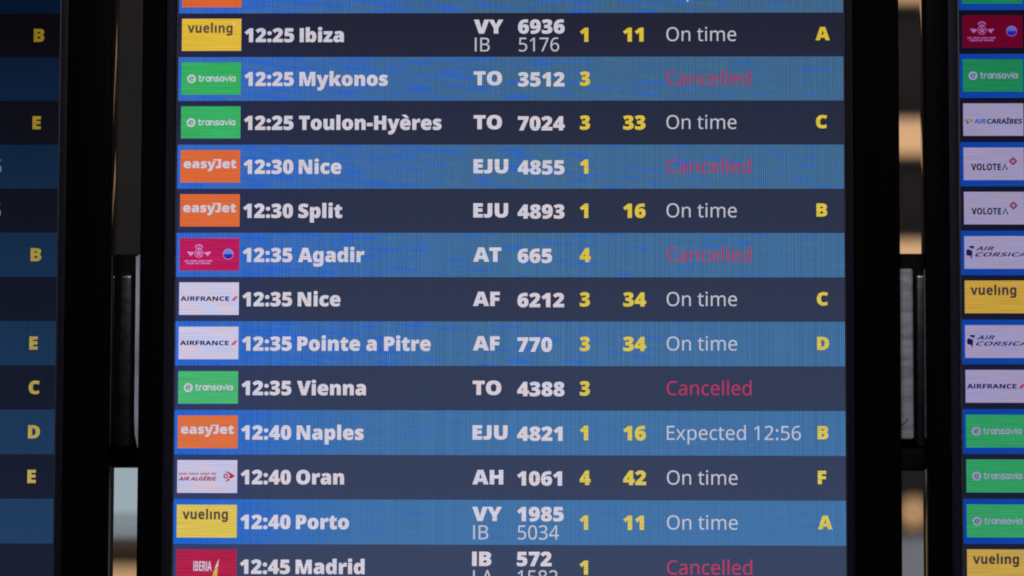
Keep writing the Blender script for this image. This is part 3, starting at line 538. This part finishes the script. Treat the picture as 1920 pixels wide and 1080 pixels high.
# --- airline marks, drawn in tile units (111 wide, 61 high, y down from the tile's upper left corner)
class Tile:
    def __init__(s, row, k, colour):
        s.row, s.k = row, k
        s.x0, s.v0 = 6.0, 10.3
        put(row, 'logo_tile', poly_mesh('logo_tile', [[s.p(0, 61), s.p(112, 61), s.p(112, 0), s.p(0, 0)]], Y_TILE), colour)
    def p(s, a, b): return ((s.x0 + a) * SX, row_z(s.k, s.v0 + b))
    def text(s, txt, font, a, base, cap, mat, width, name='logo_lettering', **kw):
        x, z = s.p(a, base)
        capu = kw.pop('capu', 714.0)
        put(s.row, name, text_mesh(name, txt, font, x, z, cap * S / (capu / 1000), Y_INK, width=width * SX, **kw), mat)
    def shapes(s, polys, mat, name='logo_emblem', y=Y_INK):
        put(s.row, name, poly_mesh(name, [[s.p(*q) for q in f] for f in polys], y), mat)
    def strokes(s, lines, w, mat, name='logo_lettering', y=Y_INK):
        v, f, n = [], [], 0
        for k, (pts, closed) in enumerate(lines):
            for q in ribbon(pts, w, closed):
                f.append([n, n + 1, n + 2, n + 3]); n += 4
                v += [(s.p(*c)[0], y - 0.00001 * (k % 20), s.p(*c)[1]) for c in q]
        m = bpy.data.meshes.new(name); m.from_pydata(v, [], f); m.update()
        put(s.row, name, m, mat)

def geometric(word, x, base, xh, pitch):
    """rounded single-stroke lettering"""
    r = xh / 2; out = []
    for ch in word:
        w = xh * pitch.get(ch, 1.0)
        cx = x + r * w / xh
        if ch == 'a':
            out.append((arc(cx, base - r, w / 2, 0, 360, 16, r)[:-1], True)); out.append(([(x + w, base), (x + w, base - xh)], False))
        elif ch == 't': out.append(([(x + w * .3, base - xh * 1.35), (x + w * .3, base - r * .5), (x + w * .5, base), (x + w, base)], False)); out.append(([(x, base - xh), (x + w, base - xh)], False))
        elif ch == 'r': out.append(([(x, base), (x, base - xh * .6), (x + w * .35, base - xh), (x + w, base - xh)], False))
        elif ch == 'n': out.append(([(x, base), (x, base - xh)], False)); out.append(([(x, base - xh), (x + w * .6, base - xh), (x + w, base - xh * .65), (x + w, base)], False))
        elif ch == 's': out.append(([(x + w, base - xh), (x + w * .25, base - xh), (x, base - xh * .78), (x + w * .2, base - xh * .54), (x + w * .8, base - xh * .46), (x + w, base - xh * .22), (x + w * .75, base), (x, base)], False))
        elif ch == 'v': out.append(([(x, base - xh), (x + w / 2, base), (x + w, base - xh)], False))
        elif ch == 'i': out.append(([(x, base), (x, base - xh)], False)); out.append(([(x, base - xh * 1.32), (x, base - xh * 1.36)], False)); w = 0
        x += w + xh * 0.36
    return out

def squiggle(x0, x1, y, h, seed=0):
    """a line of small connected script too fine to read"""
    pts, words, k, x = [], [], seed, x0
    while x < x1:
        k += 1
        pts.append((x, y - h * (0.1, 0.9, 0.0, 0.55, -0.25, 1.0, 0.05, 0.4)[k % 8]))
        x += h * (0.33, 0.42, 0.3, 0.5)[k % 4]
        if k % 13 == 12: words.append((pts, False)); pts = []; x += h * 0.7
    if len(pts) > 1: words.append((pts, False))
    return words

def logo_sun_yellow(row, k, m):
    t = Tile(row, k, m['yellow_tile'])
    t.text('vueling', HEAVY2, 10.6, 26.2, 13.0, m['grey_ink'], 85, capu=545.0, track=45, dotless=True)
    t.shapes([disc(99, 9.5, 2.6, 12, 1.8)], m['white_ink'])

def logo_green(row, k, m):
    t = Tile(row, k, m['green_tile'])
    t.shapes([disc(19, 31, 8.2, 28)], m['white_ink'])
    t.strokes([(arc(19.2, 31.2, 3.9, -20, -320, 16), False), ([(16, 31.5), (22.6, 30.6)], False)], 2.0, m['green_ink'], 'logo_emblem', Y_INK2)
    t.strokes(geometric('transavia', 33, 35.3, 7.6, {'t': .58, 'r': .5, 'n': .8, 's': .76, 'v': .88, 'a': .86}), 2.1, m['white_ink'])

def logo_orange(row, k, m, text=True):
    t = Tile(row, k, m['orange_tile'])
    if not text: return
    t.text('easyJet', HEAVY, 6, 34, 13.0, m['white_ink'], 99, capu=560.0, track=12)
    t.strokes([([(62.5, 18.2), (76, 18.2)], False)], 2.4, m['white_ink'], 'logo_lettering', Y_INK2)

def logo_crest(row, k, m):
    t = Tile(row, k, m['magenta_tile'])
    c = 36.3
    ring = [(arc(c, 28.5, 7.6, 0, 360, 24), False)]
    star = [(c + 5.6 * math.sin(math.radians(144 * q)), 28.5 - 5.6 * math.cos(math.radians(144 * q))) for q in range(5)]
    ring += [([star[q], star[(q + 1) % 5]], False) for q in range(5)]
    ring += [(arc(c, 15.8, 4.6, 150, 390, 12, 3.6), False), ([(c - 5.6, 19.6), (c + 5.6, 19.6)], False), ([(c, 11.6), (c, 19.6)], False)]
    ring += [([(c - 4.5, 13.2), (c - 7.6, 16.8)], False), ([(c + 4.5, 13.2), (c + 7.6, 16.8)], False)]
    t.strokes(ring, 1.25, m['pink_ink'], 'logo_emblem')
    t.shapes([[(14, 25.2), (27, 26.2), (25, 30), (20.5, 34)], [(46, 26.6), (59.5, 25.2), (53, 34), (49, 30)]], m['pink_ink'])
    t.strokes(squiggle(9.5, 62, 43.6, 2.6, 3), 1.15, m['pink_ink'])
    t.text('royal air maroc', HEAVY, 13, 48.8, 2.9, m['pink_ink'], 45, capu=545.0, track=30)
    t.shapes([arc(91.5, 30, 9.2, 180, 360, 16) ], m['globe_pale'], y=Y_INK)
    t.shapes([arc(91.5, 30, 9.2, 0, 180, 16)], m['globe_blue'], y=Y_INK)
    t.strokes([(arc(91.5, 30, 9.5, 0, 360, 28)[:-1], True)], 0.9, m['pink_ink'], 'logo_emblem', Y_INK2)

def logo_white_navy(row, k, m):
    t = Tile(row, k, m['white_tile'])
    t.text('AIRFRANCE', HEAVY2, 2.5, 34.5, 8.0, m['navy_ink'], 91.5, track=30)
    t.shapes([[(98, 34.3), (102.6, 34.3), (106.4, 26), (105, 25.8)], [(103.2, 34.3), (104.8, 34.3), (110, 25.8), (107, 25.8)]], m['red_ink'])

def logo_white_red(row, k, m):
    t = Tile(row, k, m['white_tile'])
    t.strokes(squiggle(3, 73, 26.8, 3.6), 1.3, m['darkred_ink'])
    t.text('AIR ALGÉRIE', HEAVY2, 2.5, 38, 6.6, m['darkred_ink'], 71, shear=0.28, track=20)
    t.shapes([[(88, 21.5), (95, 21.5), (102, 25), (108.5, 29.6), (100, 34.5), (95.5, 33), (98.5, 28.5), (95, 24.6)],
              [(90, 39), (94.5, 34.6), (99.5, 35.6), (95.5, 39)]], m['red_ink'])
    t.strokes([(arc(91, 30, 3.4, 0, 360, 16)[:-1], True)], 2.2, m['darkred_ink'], 'logo_emblem', Y_INK2)

def logo_red_tail(row, k, m):
    t = Tile(row, k, m['crimson_tile'])
    t.text('IBERIA', BRAND, 32, 39.5, 17.6, m['white_ink'], 34)
    t.shapes([[(67, 50), (76.5, 50), (77.5, 33), (71.5, 36.5)]], m['gold_ink'])
    t.shapes([[(71.3, 35.4), (77.8, 31.8), (79.6, 16.5)]], m['white_ink'])

def logo_flower(row, k, m):
    t = Tile(row, k, m['white_tile'])
    for q, c in enumerate(('gold_ink', 'olive_ink', 'gold_ink', 'cyan_ink', 'olive_ink')):
        a = math.radians(-90 + 72 * q)
        t.shapes([disc(10.5 + 4.4 * math.cos(a), 33 + 4.0 * math.sin(a), 2.5, 10)], m[c])
    t.text('AIR', HEAVY2, 20, 38, 8.6, m['cyan_ink'], 22, shear=0.1)
    t.text('CARAÏBES', HEAVY2, 44, 38, 8.6, m['navy_ink'], 66, shear=0.1)

def logo_chequer(row, k, m):
    t = Tile(row, k, m['white_tile'])
    t.text('VOLOTE', HEAVY2, 14, 42.3, 11.6, m['dark_ink'], 55, track=40)
    t.strokes([([(72.5, 41.8), (76.6, 31.6), (80.7, 41.8)], False)], 2.1, m['dark_ink'])
    cx, cy, h = 91.7, 26.0, 8.6
    red, pur = [], []
    for i in range(3):
        for j in range(3):
            if i == 1 and j == 1: continue
            u0, u1, v0, v1 = -1 + i * 2 / 3, -1 + (i + 1) * 2 / 3 - .06, -1 + j * 2 / 3, -1 + (j + 1) * 2 / 3 - .06
            q = [(cx + (u - v) * h / 2, cy + (u + v) * h / 2) for u, v in ((u0, v0), (u1, v0), (u1, v1), (u0, v1))]
            (red if (i + j) % 2 == 0 else pur).append(q)
    t.shapes(red, m['red_ink']); t.shapes(pur, m['plum_ink'])

def logo_head(row, k, m):
    t = Tile(row, k, m['white_tile'])
    t.shapes([[(3, 29), (5, 24.6), (9, 24.9), (15, 27.7), (14.4, 33), (14, 37.5), (13, 43), (10.8, 36.8), (6.5, 36.2), (3.5, 35.5), (4, 32)],
              [(7, 19.2), (12, 18.2), (18.3, 18.3), (17.4, 22), (16.3, 24.2), (11, 21.8)]], m['navy_ink'])
    t.text('AIR', BRAND, 21, 26.6, 7.2, m['navy_ink'], 34, shear=0.35, track=30)
    t.text('CORSICA', BRAND, 20, 38, 7.4, m['navy_ink'], 94, shear=0.35, track=20)

def inks(p, white, k=1.0, dim=None):
    """screen colours of one display; dim scales them down, which paints off-angle dimming into the right one"""
    d = dim or (1, 1, 1)
    c = lambda *rgb: tuple(min(255, int(v * q)) for v, q in zip(rgb, d))
    return {
        'yellow_tile': screen(p + '_yellow_tile', c(238, 196, 62), c(232, 206, 92), cols=.02, lines=.10),
        'green_tile': screen(p + '_green_tile', c(52, 184, 96), c(88, 196, 128), cols=.04, lines=.12, tint=.3),
        'orange_tile': screen(p + '_orange_tile', c(232, 106, 52), c(234, 122, 74), cols=.07, lines=.07),
        'magenta_tile': screen(p + '_magenta_tile', c(190, 28, 88), c(200, 34, 100), cols=.02, lines=.16),
        'crimson_tile': screen(p + '_crimson_tile', c(184, 30, 62), c(188, 36, 78), cols=.02, lines=.14),
        'white_tile': screen(p + '_white_tile', c(224, 222, 242), c(216, 208, 236), cols=.02, lines=.07, tint=.85),
        'white_ink': screen(p + '_white_ink', c(*white), c(*white), cols=.05, lines=.08, tint=.25),
        'grey_ink': screen(p + '_grey_ink', c(92, 78, 70), cols=.04, lines=.1),
        'green_ink': screen(p + '_green_ink', c(50, 160, 110), cols=.04),
        'pink_ink': screen(p + '_pink_ink', c(232, 150, 220), cols=.04, lines=.12, tint=.4),
        'globe_pale': screen(p + '_globe_pale', c(112, 140, 226), cols=.14),
        'globe_blue': screen(p + '_globe_blue', c(44, 44, 186), cols=.14),
        'navy_ink': screen(p + '_navy_ink', c(30, 32, 96), cols=.03, lines=.12),
        'dark_ink': screen(p + '_dark_ink', c(36, 34, 60), cols=.03, lines=.1),
        'red_ink': screen(p + '_red_ink', c(208, 40, 74), cols=.03, lines=.1),
        'plum_ink': screen(p + '_plum_ink', c(140, 40, 90), cols=.03, lines=.1),
        'darkred_ink': screen(p + '_darkred_ink', c(150, 44, 84), cols=.03, lines=.14, tint=.5),
        'gold_ink': screen(p + '_gold_ink', c(228, 186, 84), cols=.03, lines=.1),
        'olive_ink': screen(p + '_olive_ink', c(160, 168, 104), cols=.03, lines=.1),
        'cyan_ink': screen(p + '_cyan_ink', c(40, 128, 206), cols=.03, lines=.1),
    }

# --- middle display
mid = make_board('middle portrait departures display reading from 12:25 Ibiza down to 12:45 Madrid', 0, Z0)
IM = inks('mid', (218, 212, 228), dim=(.93, .93, .94))
DARK = screen('mid_dark_band', (33, 34, 52), (57, 68, 97), (34, 34, 68), (50, 62, 112), (0.18, 0.10), cols=.07, lines=.02)
LIGHT_BAND = screen('mid_light_band', (62, 100, 136), (66, 114, 166), (58, 106, 188), (26, 96, 212), (0.34, 0.30), streak=0.48, cols=.24, lines=.03)
LOWBAND = screen('mid_light_band_low', (62, 104, 148), (66, 114, 166), (50, 108, 200), (24, 96, 208), (0.24, 0.22), streak=0.12, cols=.19, lines=.05)
WHITE = screen('mid_white_text', (204, 199, 208), (212, 206, 218), cols=.05, lines=.10, tint=.5)
THIN = screen('mid_status_text', (186, 186, 196), (192, 193, 208), cols=.06, lines=.06, tint=.3)
YELL = screen('mid_yellow_text', (216, 188, 54), (212, 194, 88), cols=.02, lines=.14)
RED = screen('mid_red_text', (168, 44, 84), (186, 58, 98), cols=.05, lines=.06)
XT, XD, XC, XF, X1, XG, XS, XA = 0.0678, 0.1244, 0.3030, 0.3482, 0.4115, 0.4555, 0.4997, 0.6518

FLIGHTS = {   # row: (mark, time, place, codes, numbers, terminal, gate area, status, hall)
    0: (lambda r, k, m: logo_orange(r, k, m, False), None, None, (), (), None, None, 'Expected', None),
    1: (logo_sun_yellow, '12:25', 'Ibiza', ('VY', 'IB'), ('6936', '5176'), '1', '11', 'On time', 'A'),
    2: (logo_green, '12:25', 'Mykonos', ('TO',), ('3512',), '3', None, 'Cancelled', None),
    3: (logo_green, '12:25', 'Toulon-Hyères', ('TO',), ('7024',), '3', '33', 'On time', 'C'),
    4: (logo_orange, '12:30', 'Nice', ('EJU',), ('4855',), '1', None, 'Cancelled', None),
    5: (logo_orange, '12:30', 'Split', ('EJU',), ('4893',), '1', '16', 'On time', 'B'),
    6: (logo_crest, '12:35', 'Agadir', ('AT',), ('665',), '4', None, 'Cancelled', None),
    7: (logo_white_navy, '12:35', 'Nice', ('AF',), ('6212',), '3', '34', 'On time', 'C'),
    8: (logo_white_navy, '12:35', 'Pointe a Pitre', ('AF',), ('770',), '3', '34', 'On time', 'D'),
    9: (logo_green, '12:35', 'Vienna', ('TO',), ('4388',), '3', None, 'Cancelled', None),
    10: (logo_orange, '12:40', 'Naples', ('EJU',), ('4821',), '1', '16', 'Expected 12:56', 'B'),
    11: (logo_white_red, '12:40', 'Oran', ('AH',), ('1061',), '4', '42', 'On time', 'F'),
    12: (logo_sun_yellow, '12:40', 'Porto', ('VY', 'IB'), ('1985', '5034'), '1', '11', 'On time', 'A'),
    13: (logo_red_tail, '12:45', 'Madrid', ('IB', 'LA'), ('572', '1582'), '1', None, 'Cancelled', None),
}
for k in ROWS:
    light = k % 2 == 0
    if k not in FLIGHTS:
        make_row(mid, k, LIGHT_BAND if light else DARK, ('light blue' if light else 'dark navy') + ' row with nothing written in it')
        continue
    mark, time, place, codes, nums, term, gate, status, hall = FLIGHTS[k]
    desc = ('light blue' if light else 'dark navy') + ' row'
    if time: desc += ' reading %s %s, %s' % (time, place, status)
    row = make_row(mid, k, (LOWBAND if k >= 9 else LIGHT_BAND) if light else DARK, desc)
    mark(row, k, IM)
    T = lambda name, s, f, x, v, mat, h=1.0, em=EM, **kw: put(row, name, text_mesh(name, s, f, x, row_z(k, v), em, Y_INK, hscale=h, **kw), mat)
    if time:
        T('time_lettering', time, HEAVY, XT, 54.8, WHITE, 1.0)
        T('place_lettering', place, HEAVY, XD, 54.8, WHITE, 0.995)
    two = len(codes) == 2
    if codes:
        T('airline_code_lettering', codes[0], HEAVY, XC, 39 if two else 53.8, WHITE, 1.10)
        T('flight_number_lettering', nums[0], HEAVY, XF, 39 if two else 56, WHITE, 1.046)
        if two:
            T('airline_code_lettering', codes[1], LIGHT, XC + .0010, 73, THIN, 0.98)
            T('flight_number_lettering', nums[1], LIGHT, XF + .0008, 73, THIN, 0.955)
    if term: T('terminal_number', term, HEAVY, X1, 54.6, YELL, 0.98)
    if gate: T('check_in_number', gate, HEAVY, XG, 54.6, YELL, 1.03)
    if status: T('status_lettering', status, LIGHT, XS, 53.8, RED if status == 'Cancelled' else THIN, 0.982)
    if hall: T('hall_letter', hall, HEAVY, XA, 52.2, YELL, 1.05, em=EM * 0.93)

# --- left display
left = make_board('dim portrait departures display cut off at the left edge, showing yellow hall letters', -0.8023, Z0)
LD = screen('left_dark_band', (6, 4, 7), (25, 31, 50), cols=.07)  # left panel's off-angle darkness is painted into its band and text colours
LL = screen('left_light_band', (3, 18, 42), (32, 62, 96), streak=0.0, cols=.12)
LY = screen('left_yellow_text', (132, 108, 20), (188, 168, 88), lines=.12)
LW = screen('left_status_text', (92, 92, 100), (150, 150, 165))
HALLS = {1: 'B', 3: 'E', 6: 'B', 8: 'E', 9: 'C', 10: 'D', 11: 'E'}
for k in ROWS:
    light = k % 2 == 0
    desc = ('dim blue' if light else 'black') + ' row ' + ('ending in a yellow letter ' + HALLS[k] if k in HALLS else 'without a hall letter')
    row = make_row(left, k, LL if light else LD, desc)
    if k in HALLS:
        put(row, 'hall_letter', text_mesh('hall_letter', HALLS[k], HEAVY, .6530, row_z(k, 53.5), EM * .93, Y_INK, hscale=1.04), LY)
    if k in (4, 5):
        put(row, 'status_lettering', text_mesh('status_lettering', '5', LIGHT, .6218, row_z(k, 53.8), EM, Y_INK, hscale=.98, right=True), LW)

# --- right display
right = make_board('dim portrait departures display cut off at the right edge, showing only airline tiles', 0.7980, Z0 + 0.0024)
IR = inks('side', (214, 206, 226), dim=(.72, .70, .84))  # dimmed colours paint in this panel's viewing-angle falloff
RD = screen('right_dark_band', (14, 12, 30), (28, 30, 52), cols=.05)
RL = screen('right_light_band', (22, 72, 144), (18, 66, 152), (10, 62, 160), (10, 62, 162), cols=.14)
IR['magenta_tile'] = screen('side_magenta_tile_dim', (96, 0, 34), (150, 20, 60), cols=.02, lines=.04)
IR['green_tile'] = screen('side_green_tile_dim', (22, 122, 76), (52, 156, 98), cols=.04, lines=.12)
IR['yellow_tile'] = screen('side_yellow_tile_dim', (196, 150, 44), (192, 158, 72), cols=.02, lines=.12)
IR['white_tile'] = screen('side_white_tile_dim', (152, 144, 176), (160, 150, 190), cols=.02, lines=.07, tint=.5)
IR['pink_ink'] = screen('side_pink_ink_dim', (168, 96, 168), cols=.04)
SIDE = {0: logo_green, 1: logo_crest, 2: logo_green, 3: logo_flower, 4: logo_chequer, 5: logo_chequer, 6: logo_head, 7: logo_sun_yellow,
        8: logo_head, 9: logo_white_navy, 10: logo_green, 11: logo_green, 12: logo_green, 13: logo_sun_yellow}
COLN = {logo_green: 'green', logo_crest: 'dark red', logo_flower: 'pale flower-marked', logo_chequer: 'pale diamond-marked', logo_head: 'pale head-marked', logo_sun_yellow: 'yellow', logo_white_navy: 'pale'}
for k in ROWS:
    light = k % 2 == 0
    row = make_row(right, k, RL if light else RD, ('bright blue' if light else 'dark navy') + ' row' + (' with a %s airline tile' % COLN[SIDE[k]] if k in SIDE else ' without a tile'))
    if k in SIDE: SIDE[k](row, k, IR)

# ------------------------------------------------------------------ brackets between the displays
M_PLATE = surface('brown_black_plate', (0.0045, 0.003, 0.0022), 0.6, grain=0.3, scale=40)
M_POST = surface('black_gloss_post', (0.0025, 0.0025, 0.003), 0.28, grain=0.3, scale=120, bump=0.05)
M_PLATE.node_tree.nodes['Principled BSDF'].inputs['Specular IOR Level'].default_value = 0.02
M_STRIP = surface('worn_grey_strip', (0.30, 0.29, 0.33), 0.5, grain=0.25, scale=90, stretch=(1, 1, 0.3), bump=0.3)
M_BRUSH = surface('worn_brushed_metal', (0.21, 0.198, 0.22), 0.5, grain=0.25, scale=70, stretch=(0.5, 1, 2.0), bump=0.5)

t = thing('mounting_bracket', 'black rounded metal bracket joining the left and middle displays', 'bracket', (0, 0, 0), 'brackets between the displays')
box('back_plate', (-0.120, 0.010, 0.092, 0.100, 1.6215, 1.8460), M_PLATE, t, 0.001)
box('post', (-0.0705, -0.0500, 0.052, 0.091, 1.6440, 1.8245), M_POST, t, 0.0065, 5)
bm = bmesh.new()
prof = [(-0.0492, 1.8400), (-0.0430, 1.8440), (-0.0430, 1.6420), (-0.0455, 1.6420), (-0.0484, 1.6560), (-0.0492, 1.6700)]
fr = [bm.verts.new((a, 0.050, b)) for a, b in prof]; bk = [bm.verts.new((a, 0.088, b)) for a, b in prof]
bm.faces.new(fr); bm.faces.new(bk[::-1])
for q in range(6): bm.faces.new([fr[q], bk[q], bk[(q + 1) % 6], fr[(q + 1) % 6]])
link('metal_strip', finish(bm, 'metal_strip', False), M_STRIP, t)
t = thing('mounting_bracket', 'worn grey metal bracket joining the middle and right displays', 'bracket', (0, 0, 0), 'brackets between the displays')
box('back_plate', (0.700, 0.830, 0.092, 0.100, 1.6203, 1.8472), M_PLATE, t, 0.001)
box('face_plate', (0.7200, 0.7553, 0.050, 0.060, 1.6520, 1.8285), M_BRUSH, t, 0.003, 3)
m = bpy.data.meshes.new('scratch')
sc_pts = [(0.7376, 1.6630), (0.7420, 1.6668), (0.7455, 1.6690), (0.7490, 1.6733)]
sv, sf = [], []
for k, q in enumerate(ribbon(sc_pts, 0.0006)):
    sv += [(a, 0.0494, b) for a, b in q]; sf.append([4 * k, 4 * k + 1, 4 * k + 2, 4 * k + 3])
m.from_pydata(sv, [], sf); m.update()
link('scratch', m, M_PLATE, t)
box('post', (0.7565, 0.7800, 0.056, 0.091, 1.6440, 1.8245), M_POST, t, 0.005, 4)
box('foot', (0.7200, 0.7800, 0.056, 0.0915, 1.6204, 1.6435), M_PLATE, t, 0.003, 3)
